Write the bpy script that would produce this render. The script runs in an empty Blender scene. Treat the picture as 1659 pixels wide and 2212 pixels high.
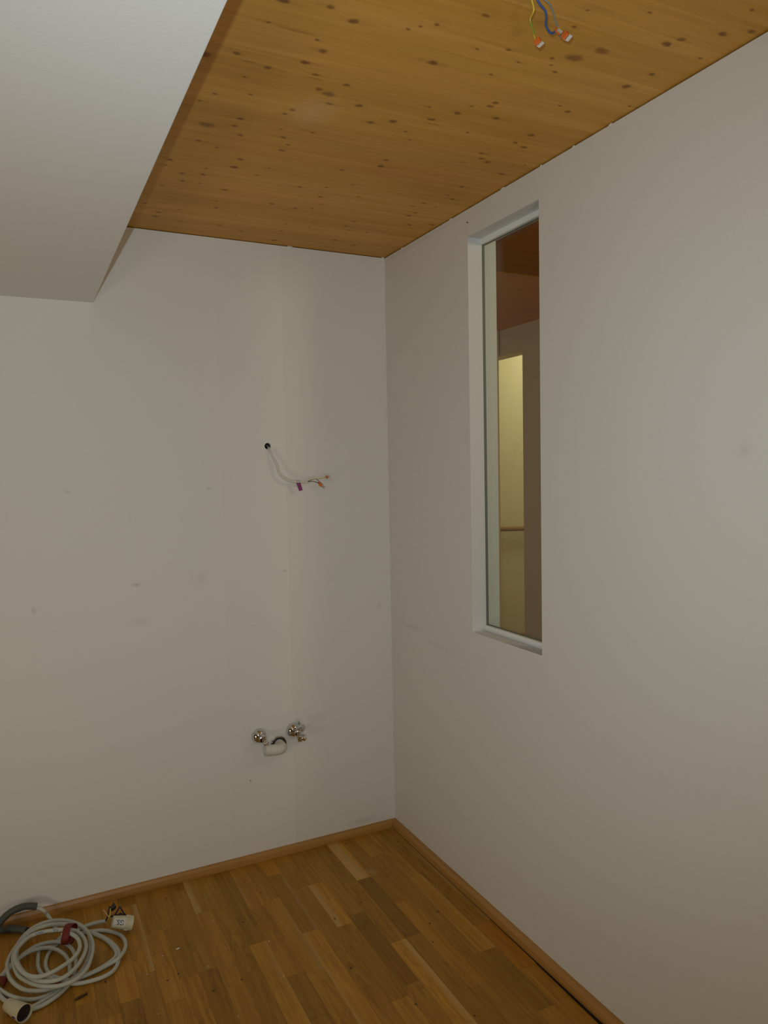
import bpy, bmesh, math, random
from mathutils import Vector, Matrix, noise
random.seed(7)
C = bpy.context.scene.collection
S = bpy.context.scene

# ------------------------------------------------------------------ camera, world, light, exposure
cam_d = bpy.data.cameras.new('camera'); cam = bpy.data.objects.new('camera', cam_d); C.objects.link(cam)
cam_d.sensor_fit = 'HORIZONTAL'; cam_d.sensor_width = 36.0
cam_d.lens = 36.0 * 1601.5 / 1659.0
cam_d.clip_start = 0.02
_r = Vector((0.89562787, -0.44437307, -0.01957793)); _u = Vector((0.04284906, 0.04238438, 0.99818211)); _f = Vector((0.44273545, 0.89483861, -0.0570016))
cam.matrix_world = Matrix(((_r.x, _u.x, -_f.x, -1.4025), (_r.y, _u.y, -_f.y, -2.7851), (_r.z, _u.z, -_f.z, 1.533), (0, 0, 0, 1)))
S.camera = cam

S.view_settings.view_transform = 'Standard'; S.view_settings.look = 'None'
S.view_settings.exposure = 0.0; S.view_settings.gamma = 1.0; S.view_settings.use_curve_mapping = False
S.cycles.use_denoising = True
S.cycles.caustics_reflective = False; S.cycles.caustics_refractive = False; S.cycles.max_bounces = 10; S.cycles.diffuse_bounces = 6

w = bpy.data.worlds.new('sky'); S.world = w; w.use_nodes = True
w.node_tree.nodes['Background'].inputs[0].default_value = (0.80, 0.90, 1.0, 1)
w.node_tree.nodes['Background'].inputs[1].default_value = 0.15

def light(name, kind, loc, energy, col, aim=None, **k):
    d = bpy.data.lights.new(name, kind); d.energy = energy; d.color = col
    for a, b in k.items(): setattr(d, a, b)
    o = bpy.data.objects.new(name, d); C.objects.link(o); o.location = loc
    if aim is not None:
        o.rotation_euler = (Vector(aim) - Vector(loc)).to_track_quat('-Z', 'Y').to_euler()
    return o
# the camera's flash, two unseen warm fill lights added behind and left of the camera, the stair and hall lamps
light('flash', 'SPOT', (-1.4255, -2.775, 1.60), 49, (0.785, 0.975, 1.10), aim=(-0.205, -0.034, 1.75), spot_size=math.radians(112), spot_blend=1.0, shadow_soft_size=0.008)
light('warm_fill_rear', 'AREA', (-1.0, -3.9, 0.6), 12.6, (1.06, 0.95, 0.68), aim=(-0.9, -3.0, 2.4), shape='SQUARE', size=0.5)
light('warm_fill_left', 'AREA', (-2.9, -1.7, 0.5), 6.4, (1.06, 0.95, 0.68), aim=(-0.6, -0.6, 1.7), shape='SQUARE', size=0.5)
light('stair_lamp', 'AREA', (1.9, 2.2, 3.1), 13, (1.0, 0.88, 0.58), aim=(2.2, 2.4, 0), shape='DISK', size=0.6)
light('hall_lamp', 'AREA', (0.75, -1.9, 2.3), 8.0, (1.0, 0.79, 0.52), aim=(0.9, 0.6, 1.0), shape='DISK', size=0.4)

H = 2.4075            # ceiling height
SX, SZ = -1.1355, 2.132   # soffit edge and height
D = {
 'KNOTS': [[-0.918,-1.428,"L"],[-0.832,-1.447,"m"],[-0.774,-1.424,"L"],[-0.924,-1.352,"s"],[-0.665,-1.445,"s"],[-0.647,-1.463,"s"],[-0.62,-1.482,"s"],[-0.816,-1.336,"s"],[-0.791,-1.303,"m"],[-0.951,-1.222,"m"],[-0.809,-1.247,"L"],[-0.558,-1.359,"L"],[-0.876,-1.195,"m"],[-1.009,-1.191,"L"],[-0.771,-1.21,"m"],[-0.911,-1.138,"s"],[-0.714,-1.144,"X"],[-0.741,-1.155,"m"],[-0.691,-1.198,"m"],[-0.694,-1.102,"m"],[-0.626,-1.123,"m"],[-0.953,-1.038,"s"],[-0.877,-1.068,"s"],[-0.977,-0.992,"s"],[-0.764,-1.038,"m"],[-0.775,-1.011,"m"],[-0.867,-0.943,"m"],[-0.87,-0.9,"m"],[-0.934,-0.878,"X"],[-0.514,-1.084,"L"],[-0.563,-1.056,"m"],[-0.431,-1.132,"m"],[-0.388,-1.187,"m"],[-0.467,-1.185,"s"],[-0.843,-0.855,"m"],[-0.758,-0.93,"s"],[-0.676,-0.944,"s"],[-0.736,-0.888,"m"],[-0.711,-0.851,"s"],[-0.715,-0.811,"m"],[-0.933,-0.779,"m"],[-0.879,-0.757,"s"],[-0.98,-0.628,"m"],[-0.984,-0.586,"s"],[-0.803,-0.709,"m"],[-0.804,-0.65,"L"],[-0.42,-0.823,"L"],[-0.426,-0.867,"m"],[-0.513,-0.754,"m"],[-0.874,-0.609,"s"],[-0.931,-0.546,"m"],[-0.918,-0.49,"m"],[-0.873,-0.561,"m"],[-0.729,-0.62,"s"],[-0.71,-0.682,"s"],[-0.784,-0.469,"m"],[-0.966,-0.427,"s"],[-0.868,-0.493,"s"],[-0.581,-0.583,"m"],[-0.502,-0.612,"s"],[-0.439,-0.663,"s"],[-0.38,-0.58,"s"],[-0.492,-0.532,"m"],[-0.616,-0.412,"m"],[-0.772,-0.304,"m"],[-0.786,-0.362,"s"],[-0.476,-0.421,"s"],[-0.53,-0.403,"m"],[-0.468,-0.471,"s"],[-0.938,-0.188,"m"],[-0.94,-0.144,"m"],[-0.879,-0.242,"s"],[-0.851,-0.126,"s"],[-0.721,-0.142,"m"],[-0.632,-0.103,"m"],[-0.694,-0.256,"s"],[-0.509,-0.242,"s"],[-0.498,-0.159,"s"],[-0.488,-0.047,"m"],[-0.426,-0.291,"s"],[-0.42,-0.24,"s"],[-0.304,-0.302,"m"],[-0.297,-0.358,"m"],[-0.277,-0.267,"s"],[-0.204,-0.264,"s"],[-0.277,-0.136,"m"],[-0.184,-0.106,"m"],[-0.098,-0.132,"s"],[-0.064,-0.168,"s"],[-0.147,-0.486,"m"],[-0.141,-0.521,"m"],[-0.161,-0.614,"m"],[-0.104,-0.597,"s"],[-0.18,-0.576,"s"],[-0.101,-0.404,"m"],[-0.025,-0.437,"m"],[-0.108,-0.275,"s"],[-0.991,-0.256,"m"],[-0.549,-1.547,"m"],[-0.379,-1.642,"s"],[-0.366,-1.589,"s"],[-0.263,-1.687,"s"],[-0.087,-1.776,"s"],[-0.071,-1.696,"L"],[-0.024,-1.727,"m"],[-0.148,-1.622,"L"],[-0.133,-1.647,"m"],[-0.255,-1.546,"X"],[-0.29,-1.501,"X"],[-0.333,-1.48,"s"],[-0.317,-1.458,"s"],[-0.292,-1.439,"s"],[-0.39,-1.437,"s"],[-0.438,-1.468,"s"],[-0.5,-1.443,"s"],[-0.416,-1.371,"s"],[-0.098,-1.457,"L"],[-0.084,-1.521,"m"],[-0.038,-1.613,"s"],[-0.142,-1.305,"m"],[-0.021,-1.389,"s"],[-0.332,-1.268,"m"],[-0.334,-1.249,"m"],[-0.375,-1.231,"s"],[-0.285,-1.204,"m"],[-0.308,-1.108,"s"],[-0.144,-1.163,"m"],[-0.18,-1.321,"s"],[-0.156,-1.109,"m"],[-0.117,-1.095,"m"],[-0.201,-1.015,"m"],[-0.183,-0.986,"m"],[-0.153,-0.972,"m"],[-0.04,-0.998,"s"],[-0.065,-0.917,"m"],[-0.12,-0.784,"m"],[-0.12,-0.705,"s"],[-0.091,-0.682,"m"],[-0.426,-1.009,"s"],[-0.458,-1.047,"s"]],
 'STREAKS': [[-0.791,-1.193,-0.743,-1.195],[-0.87,-1.19,-0.83,-1.196],[-0.717,-0.948,-0.669,-0.947],[-0.244,-0.941,-0.195,-0.941],[-0.159,-0.215,-0.098,-0.216],[-0.443,-1.113,-0.389,-1.11],[-0.066,-0.22,-0.028,-0.221],[-0.91,-1.34,-0.82,-1.355],[-0.941,-1.2,-0.896,-1.201]],
 'HAZE': [-0.717,-1.047],
 'COIL_A': [[-1.3334,-0.2343,0.05],[-1.3199,-0.2338,0.056],[-1.305,-0.2546,0.058],[-1.2888,-0.2902,0.058],[-1.2852,-0.3324,0.058],[-1.2941,-0.3668,0.058],[-1.3137,-0.3943,0.058],[-1.3397,-0.4128,0.058],[-1.3649,-0.4264,0.058],[-1.3941,-0.4321,0.058],[-1.4203,-0.4226,0.058],[-1.4437,-0.3934,0.058],[-1.4603,-0.3486,0.058],[-1.4689,-0.3023,0.058],[-1.4639,-0.2617,0.058],[-1.4448,-0.2272,0.058],[-1.4213,-0.2039,0.058],[-1.3899,-0.1988,0.058],[-1.3557,-0.2065,0.058],[-1.3191,-0.2218,0.058],[-1.2906,-0.2344,0.052],[-1.2732,-0.2718,0.05],[-1.2669,-0.3185,0.05],[-1.2715,-0.3523,0.048],[-1.2844,-0.3853,0.046],[-1.3032,-0.4194,0.046],[-1.3321,-0.4452,0.045],[-1.3616,-0.4514,0.045],[-1.3901,-0.4406,0.045],[-1.4159,-0.4166,0.044],[-1.4394,-0.377,0.043],[-1.4573,-0.3241,0.042],[-1.4658,-0.2678,0.042],[-1.4569,-0.2135,0.042],[-1.4345,-0.1638,0.042],[-1.4077,-0.1434,0.042],[-1.3753,-0.139,0.042],[-1.3431,-0.148,0.042],[-1.3138,-0.1648,0.042],[-1.2821,-0.1826,0.04],[-1.2613,-0.2173,0.038],[-1.2492,-0.2689,0.038],[-1.2466,-0.3172,0.037],[-1.2552,-0.37,0.036],[-1.2722,-0.4203,0.035],[-1.2946,-0.4497,0.034],[-1.3214,-0.464,0.034],[-1.353,-0.463,0.033],[-1.3814,-0.4509,0.033],[-1.4095,-0.428,0.032],[-1.4377,-0.3919,0.031],[-1.4603,-0.3502,0.031],[-1.4725,-0.2934,0.031],[-1.4739,-0.2403,0.031],[-1.4637,-0.1911,0.031],[-1.444,-0.1448,0.031],[-1.4156,-0.1116,0.031],[-1.3799,-0.0986,0.031],[-1.3416,-0.1056,0.031],[-1.3092,-0.1239,0.03],[-1.2779,-0.1543,0.026],[-1.2564,-0.2006,0.024],[-1.2497,-0.2522,0.024],[-1.2531,-0.3083,0.022],[-1.27,-0.369,0.02],[-1.2964,-0.4152,0.02],[-1.3329,-0.4403,0.02],[-1.3672,-0.4452,0.021],[-1.396,-0.4428,0.021],[-1.4196,-0.4332,0.021],[-1.4432,-0.4157,0.021],[-1.4668,-0.3795,0.021],[-1.4837,-0.3353,0.021],[-1.4909,-0.286,0.021],[-1.4888,-0.2399,0.021],[-1.4744,-0.1936,0.021],[-1.4537,-0.152,0.02],[-1.4269,-0.1152,0.018]],
 'COIL_B1': [[-1.1926,-0.1606,0.016],[-1.219,-0.1513,0.013],[-1.2442,-0.1465,0.01],[-1.2727,-0.1491,0.0075],[-1.3068,-0.161,0.0075],[-1.3348,-0.1728,0.0075],[-1.3686,-0.212,0.0075],[-1.3972,-0.1968,0.0075],[-1.4053,-0.262,0.0075],[-1.4051,-0.305,0.0075],[-1.3938,-0.348,0.0075],[-1.3653,-0.3856,0.0075],[-1.332,-0.4166,0.0075],[-1.2971,-0.4174,0.0075],[-1.2662,-0.4112,0.0075],[-1.2319,-0.4018,0.0075],[-1.1991,-0.3886,0.0075],[-1.1775,-0.3877,0.016],[-1.156,-0.3549,0.016],[-1.1474,-0.3069,0.012],[-1.1575,-0.2515,0.0075],[-1.1858,-0.2148,0.0075],[-1.212,-0.1953,0.0075],[-1.2392,-0.1862,0.0075],[-1.2748,-0.1781,0.0075],[-1.3133,-0.179,0.0075],[-1.347,-0.203,0.0075],[-1.3723,-0.2403,0.0075],[-1.3836,-0.2832,0.0075],[-1.3829,-0.3215,0.0075],[-1.3717,-0.3597,0.0075],[-1.3457,-0.3916,0.0075],[-1.3122,-0.4183,0.0075],[-1.2918,-0.4134,0.0075],[-1.2581,-0.4063,0.0075],[-1.2205,-0.3915,0.0075],[-1.1888,-0.3676,0.0075],[-1.1806,-0.3425,0.0075],[-1.1889,-0.2951,0.0075],[-1.2085,-0.2455,0.0075],[-1.2374,-0.198,0.0075]],
 'COIL_B2': [[-1.2424,-0.1908,0.008],[-1.2177,-0.2256,0.008],[-1.1918,-0.2711,0.008],[-1.1726,-0.3318,0.0075],[-1.1773,-0.3834,0.0075],[-1.1954,-0.4258,0.0075],[-1.2231,-0.4431,0.0075],[-1.2565,-0.4465,0.0075],[-1.2938,-0.4413,0.0075],[-1.3228,-0.4281,0.0075],[-1.3515,-0.4107,0.0075]],
 'COIL_C1': [[-1.3082,-0.4027,0.019],[-1.3007,-0.3668,0.02],[-1.2995,-0.3294,0.02],[-1.3034,-0.2881,0.02],[-1.3157,-0.2514,0.02],[-1.3366,-0.2207,0.02],[-1.3678,-0.204,0.02],[-1.4021,-0.2027,0.02],[-1.4335,-0.2188,0.02],[-1.4618,-0.2478,0.02],[-1.4843,-0.2706,0.018],[-1.5014,-0.2937,0.015],[-1.511,-0.3065,0.012],[-1.5228,-0.3258,0.0085],[-1.5177,-0.3444,0.0075],[-1.5055,-0.366,0.0075],[-1.4934,-0.3873,0.0075],[-1.4744,-0.412,0.0075],[-1.444,-0.4394,0.0075],[-1.4159,-0.4522,0.0075],[-1.3873,-0.4531,0.0075],[-1.3603,-0.4408,0.0075],[-1.3325,-0.4252,0.0075],[-1.3087,-0.4022,0.0075]],
 'COIL_C2': [[-1.3219,-0.4016,0.02],[-1.3184,-0.373,0.021],[-1.3205,-0.3343,0.021],[-1.3288,-0.2985,0.021],[-1.3453,-0.2649,0.021],[-1.369,-0.2373,0.021],[-1.3974,-0.2257,0.021],[-1.4285,-0.2281,0.021],[-1.4567,-0.2474,0.021],[-1.4818,-0.2767,0.018],[-1.4989,-0.298,0.014],[-1.5133,-0.3155,0.01],[-1.52,-0.3475,0.0075],[-1.5098,-0.387,0.0075],[-1.4954,-0.4196,0.0075],[-1.4813,-0.4434,0.0075],[-1.4559,-0.473,0.0075],[-1.4329,-0.4911,0.0075],[-1.4098,-0.4934,0.0075],[-1.3788,-0.4813,0.0075],[-1.349,-0.4595,0.0075],[-1.3256,-0.4332,0.0075],[-1.3095,-0.4152,0.0075]],
 'COIL_C3': [[-1.4329,-0.4852,0.0075],[-1.4117,-0.4782,0.0075],[-1.3878,-0.4663,0.0075],[-1.3583,-0.4504,0.0075],[-1.3376,-0.4269,0.0075]],
 'TAPE_C': [[-1.3128,-0.2003,0.05]],
 'TAPE_PTS': [[-1.3153,-0.184,0.066],[-1.2876,-0.1988,0.066],[-1.304,-0.244,0.066],[-1.3136,-0.2703,0.066],[-1.3263,-0.2609,0.066],[-1.3229,-0.2233,0.066]],
 'TAPE_B': [[-1.3656,-0.4167,0.03],[-1.3438,-0.4217,0.03],[-1.3539,-0.4274,0.03]],
 'TAPE_L': [[-1.5102,-0.333,0.02]],
 'PRINT': [[-1.4123,-0.2182,0.064],[-1.3769,-0.2131,0.064],[-1.3417,-0.2246,0.064]],
 'CONDUIT_A': [[-1.5575,-0.13,0.017],[-1.545,-0.11,0.032],[-1.529,-0.09,0.0489],[-1.5131,-0.07,0.0559],[-1.5022,-0.062,0.0626],[-1.4856,-0.055,0.0709],[-1.4691,-0.05,0.0747],[-1.447,-0.045,0.0758],[-1.4249,-0.042,0.0716],[-1.4028,-0.04,0.0629]],
 'CABLE_A': [[-1.436,-0.045,0.0751],[-1.4195,-0.043,0.0687],[-1.403,-0.042,0.0589],[-1.3898,-0.045,0.0529],[-1.379,-0.05,0.0441],[-1.3715,-0.0447,0.03],[-1.3654,-0.0582,0.024],[-1.3583,-0.0744,0.018],[-1.3526,-0.0903,0.0085],[-1.3449,-0.1197,0.0075]],
 'CONDUIT_B': [[-1.5683,-0.0647,0.013],[-1.5476,-0.0498,0.013],[-1.5262,-0.0436,0.013],[-1.5154,-0.0427,0.013],[-1.4991,-0.0447,0.013],[-1.4772,-0.0531,0.013],[-1.4553,-0.0692,0.013],[-1.4347,-0.0881,0.013]],
 'GS': [[-1.1774,-0.2261,0.0445],[-1.1157,-0.2321,0.0251]],
 'GS_LABEL': [[-1.1708,-0.2105,0.045],[-1.1386,-0.2382,0.045],[-1.1465,-0.2736,0.045],[-1.1803,-0.2487,0.045]],
 'W_yg': [[-1.1899,-0.1664,0.016],[-1.1854,-0.1755,0.03],[-1.1802,-0.1768,0.04],[-1.1763,-0.1628,0.045],[-1.1751,-0.1434,0.045]],
 'W_cream': [[-1.1823,-0.1718,0.03],[-1.1852,-0.1668,0.034],[-1.1916,-0.1527,0.04],[-1.1965,-0.13,0.04]],
 'W_bl1': [[-1.1925,-0.1623,0.018],[-1.1874,-0.1654,0.03],[-1.1829,-0.1499,0.035],[-1.1776,-0.1309,0.04],[-1.1739,-0.1273,0.042],[-1.1702,-0.1404,0.044]],
 'W_bl2': [[-1.1695,-0.1667,0.02],[-1.1647,-0.1669,0.03],[-1.1569,-0.1658,0.04],[-1.1466,-0.1587,0.05],[-1.1443,-0.1618,0.05],[-1.1399,-0.1769,0.045],[-1.1358,-0.1862,0.04],[-1.1304,-0.1834,0.03]],
 'W_bl3': [[-1.1757,-0.149,0.02],[-1.1653,-0.1537,0.022],[-1.1534,-0.162,0.026],[-1.1438,-0.1663,0.03],[-1.1399,-0.1711,0.028],[-1.135,-0.1746,0.025]],
 'W_bl4': [[-1.122,-0.2135,0.043],[-1.1178,-0.2158,0.044],[-1.1102,-0.2198,0.043]],
 'BLACKTAPE': [[-1.1605,-0.1101,0.045],[-1.1557,-0.1446,0.045],[-1.1656,-0.1558,0.045],[-1.1759,-0.1594,0.045],[-1.1718,-0.134,0.045]],
 'CUP': [[-1.492,-0.451,0.019],[-1.4451,-0.5272,0.0245]],
 'CUPMARK': [[-1.4639,-0.5536,0.05]],
 'CHIPS': [[-0.726,-0.507],[-0.999,-0.404],[-1.049,-0.418],[-0.933,-0.537],[-0.738,-0.691],[-0.86,-0.474],[-0.906,-0.79],[-0.863,-0.307],[-1.107,-0.484],[-1.104,-0.673]],
 'SCREW': [[-1.3165,-0.5056,0.005],[-1.279,-0.493,0.005]],
 'BIT': [[-1.225,-0.4605,0.003]],
 'FLOORKNOTS': [[-0.333,-0.077],[-0.25,-0.044],[-0.368,-0.449],[-0.488,-0.495],[-0.055,-0.132],[-0.157,-0.625],[-0.98,-0.095],[-0.772,-0.365],[-1.021,-0.527],[-1.056,-0.542],[-0.855,-0.645],[-0.942,-0.653],[-0.315,-1.098],[-0.439,-0.982],[-0.541,-0.752],[-0.255,-0.762],[-0.214,-0.672],[-0.667,-0.225]],
 'CW_Y': [[-0.5324,-1.6631,2.408],[-0.526,-1.6579,2.4],[-0.53,-1.6637,2.385],[-0.5304,-1.6657,2.375],[-0.5224,-1.661,2.365],[-0.5209,-1.6564,2.36],[-0.5156,-1.6423,2.36],[-0.512,-1.6383,2.355],[-0.5011,-1.6299,2.35],[-0.4903,-1.621,2.345],[-0.4842,-1.6156,2.34]],
 'CW_B': [[-0.5269,-1.6657,2.408],[-0.5204,-1.6605,2.4],[-0.5226,-1.6671,2.385],[-0.5212,-1.67,2.375],[-0.5121,-1.6672,2.37],[-0.4996,-1.6642,2.365],[-0.4909,-1.6572,2.36],[-0.4786,-1.6403,2.36],[-0.4694,-1.6328,2.357],[-0.4587,-1.6278,2.355],[-0.4543,-1.6297,2.353],[-0.4576,-1.6419,2.35]],
 'CW_G': [[-0.5223,-1.6678,2.408],[-0.5139,-1.6634,2.4],[-0.5138,-1.6711,2.385],[-0.5087,-1.6757,2.375],[-0.4994,-1.6766,2.37],[-0.4885,-1.671,2.365],[-0.4772,-1.6635,2.36],[-0.4656,-1.6556,2.352],[-0.4547,-1.6471,2.348],[-0.446,-1.643,2.343],[-0.4443,-1.6457,2.34]],
 'CC_Y': [[-0.4881,-1.6247,2.335],[-0.4722,-1.6187,2.335]],
 'CC_B': [[-0.4601,-1.6504,2.345],[-0.4587,-1.6607,2.345]],
 'CC_G': [[-0.4533,-1.6611,2.335],[-0.4372,-1.6586,2.335]],
 'HOLE': [-0.5221,0.0,1.6329],
 'WC': [[-0.5102,0.05,1.6413],[-0.5159,0.015,1.6291],[-0.5183,-0.006,1.6208],[-0.5156,-0.014,1.6087],[-0.5042,-0.018,1.5826],[-0.4927,-0.022,1.5576],[-0.4898,-0.024,1.5391],[-0.4848,-0.026,1.525],[-0.4701,-0.028,1.5095],[-0.4495,-0.03,1.4975],[-0.4267,-0.03,1.4922],[-0.4037,-0.03,1.4903],[-0.3729,-0.03,1.4904]],
 'WTAG': [[-0.4222,-0.0365,1.4889],[-0.4049,-0.0365,1.4884],[-0.3963,-0.036,1.4597],[-0.4114,-0.036,1.4558]],
 'WBAND': [[-0.4193,-0.03,1.4916],[-0.4071,-0.03,1.4908]],
 'WW1': [[-0.3757,-0.03,1.492],[-0.3591,-0.03,1.4982],[-0.3449,-0.03,1.5021],[-0.3181,-0.028,1.5028],[-0.3041,-0.026,1.5058],[-0.29,-0.024,1.5129]],
 'WW2': [[-0.3757,-0.03,1.492],[-0.3584,-0.028,1.4971],[-0.3418,-0.028,1.502],[-0.3305,-0.026,1.4982],[-0.3181,-0.024,1.489]],
 'WW3': [[-0.3757,-0.03,1.4909],[-0.3577,-0.032,1.4923],[-0.3436,-0.032,1.4906],[-0.3253,-0.03,1.4848]],
 'WC1': [[-0.292,-0.024,1.5071],[-0.2719,-0.024,1.5118]],
 'WC2': [[-0.3256,-0.025,1.4885],[-0.3057,-0.025,1.4747]],
 'WC3': [[-0.3238,-0.032,1.4797],[-0.3004,-0.032,1.4657]],
 'ROSE_L': [-0.5914,-0.012,0.4998],
 'VL_BODY': [-0.586,-0.05,0.511],
 'VL_CAP': [-0.5835,-0.06,0.492],
 'ROSE_R': [-0.4498,-0.012,0.4988],
 'VR_BODY': [-0.4451,-0.045,0.5063],
 'VR_HANDLE': [-0.4378,-0.065,0.526],
 'VR_TOP': [-0.4414,-0.045,0.5403],
 'VR_NUT': [-0.4437,-0.05,0.4841],
 'VR_CAP': [-0.4268,-0.06,0.483],
 'DRAIN': [-0.5128,-0.002,0.4514],
 'DR_END': [-0.5894,-0.065,0.4694],
 'DR_ELB': [-0.5256,-0.065,0.4562],
 'DR_TOP': [-0.5497,-0.065,0.4826],
 'DR_BOT': [-0.5509,-0.065,0.4415],
}

# ------------------------------------------------------------------ helpers
def V(p): return Vector(p)
def link(name, bm, mats, parent=None, smooth=False):
    me = bpy.data.meshes.new(name); bm.normal_update(); bm.to_mesh(me); bm.free()
    for m in (mats if isinstance(mats, (list, tuple)) else [mats]): me.materials.append(m)
    if smooth:
        for p in me.polygons: p.use_smooth = True
    o = bpy.data.objects.new(name, me); C.objects.link(o)
    if parent is not None: o.parent = parent
    return o
def root(name, label, cat, group=None):
    o = bpy.data.objects.new(name, None); C.objects.link(o); o.empty_display_size = 0.05
    return tag(o, label, cat, group)
def tag(o, label, cat, group=None):
    o['label'] = label; o['category'] = cat
    if group: o['group'] = group
    return o
def place(o, loc):
    "put the empty at its thing's base while its parts stay where they were built"
    o.location = loc
    for ch in o.children:
        ch.matrix_parent_inverse = Matrix.Translation(-Vector(loc))
def struct(o, label=None):
    o['kind'] = 'structure'
    if label: o['label'] = label
    return o
def box(bm, a, b, mi=0):
    x0, y0, z0 = a; x1, y1, z1 = b
    v = [bm.verts.new(q) for q in ((x0,y0,z0),(x1,y0,z0),(x1,y1,z0),(x0,y1,z0),(x0,y0,z1),(x1,y0,z1),(x1,y1,z1),(x0,y1,z1))]
    for q in ((0,3,2,1),(4,5,6,7),(0,1,5,4),(1,2,6,5),(2,3,7,6),(3,0,4,7)):
        f = bm.faces.new([v[i] for i in q]); f.material_index = mi
    return v
def boxobj(name, a, b, m, parent=None, bev=0.0):
    bm = bmesh.new(); box(bm, a, b)
    if bev: bmesh.ops.bevel(bm, geom=bm.edges[:], offset=bev, segments=1, affect='EDGES')
    return link(name, bm, m, parent)
def catmull(P, n=8):
    P = [V(p) for p in P]; Q = [P[0]*2-P[1]] + P + [P[-1]*2-P[-2]]; out = []
    for i in range(1, len(Q)-2):
        a, b, c, d = Q[i-1:i+3]
        for k in range(n):
            t = k/n
            out.append(0.5*((2*b)+(c-a)*t+(2*a-5*b+4*c-d)*t*t+(3*b-a-3*c+d)*t**3))
    out.append(Q[-2]); return out
def tube(bm, P, r, sides=12, cap=True, mi=0, flat=1.0):
    "round tube along P; r a number or a list"
    P = [V(p) for p in P]; n = len(P); rr = r if isinstance(r, list) else [r]*n
    t = [(P[min(i+1,n-1)]-P[max(i-1,0)]).normalized() for i in range(n)]
    a = t[0].orthogonal().normalized(); rings = []
    for i in range(n):
        a = (a - t[i]*a.dot(t[i])).normalized(); b = t[i].cross(a)
        rings.append([bm.verts.new(P[i]+(a*math.cos(q)+b*math.sin(q)*flat)*rr[i]) for q in [2*math.pi*k/sides for k in range(sides)]])
    for i in range(n-1):
        for k in range(sides):
            f = bm.faces.new((rings[i][k], rings[i][(k+1)%sides], rings[i+1][(k+1)%sides], rings[i+1][k])); f.smooth = True; f.material_index = mi
    if cap:
        bm.faces.new(rings[0][::-1]).material_index = mi; bm.faces.new(rings[-1]).material_index = mi
    return rings
def lathe(bm, base, axis, prof, sides=24, mi=0):
    "prof: (distance along axis, radius) pairs; a radius of 0 closes"
    base = V(base); ax = V(axis).normalized(); a = ax.orthogonal().normalized(); b = ax.cross(a); prev = None
    for d, r in prof:
        c = base+ax*d
        ring = [bm.verts.new(c)] if r == 0 else [bm.verts.new(c+(a*math.cos(q)+b*math.sin(q))*r) for q in [2*math.pi*k/sides for k in range(sides)]]
        if prev is not None:
            for k in range(sides):
                q = [prev[k%len(prev)], prev[(k+1)%len(prev)], ring[(k+1)%len(ring)], ring[k%len(ring)]]
                u = []
                for v in q:
                    if v not in u: u.append(v)
                if len(u) > 2:
                    f = bm.faces.new(u); f.smooth = True; f.material_index = mi
        prev = ring
def sharp(o, ang=35):
    m = o.modifiers.new('split', 'EDGE_SPLIT'); m.split_angle = math.radians(ang)
    return o

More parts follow.
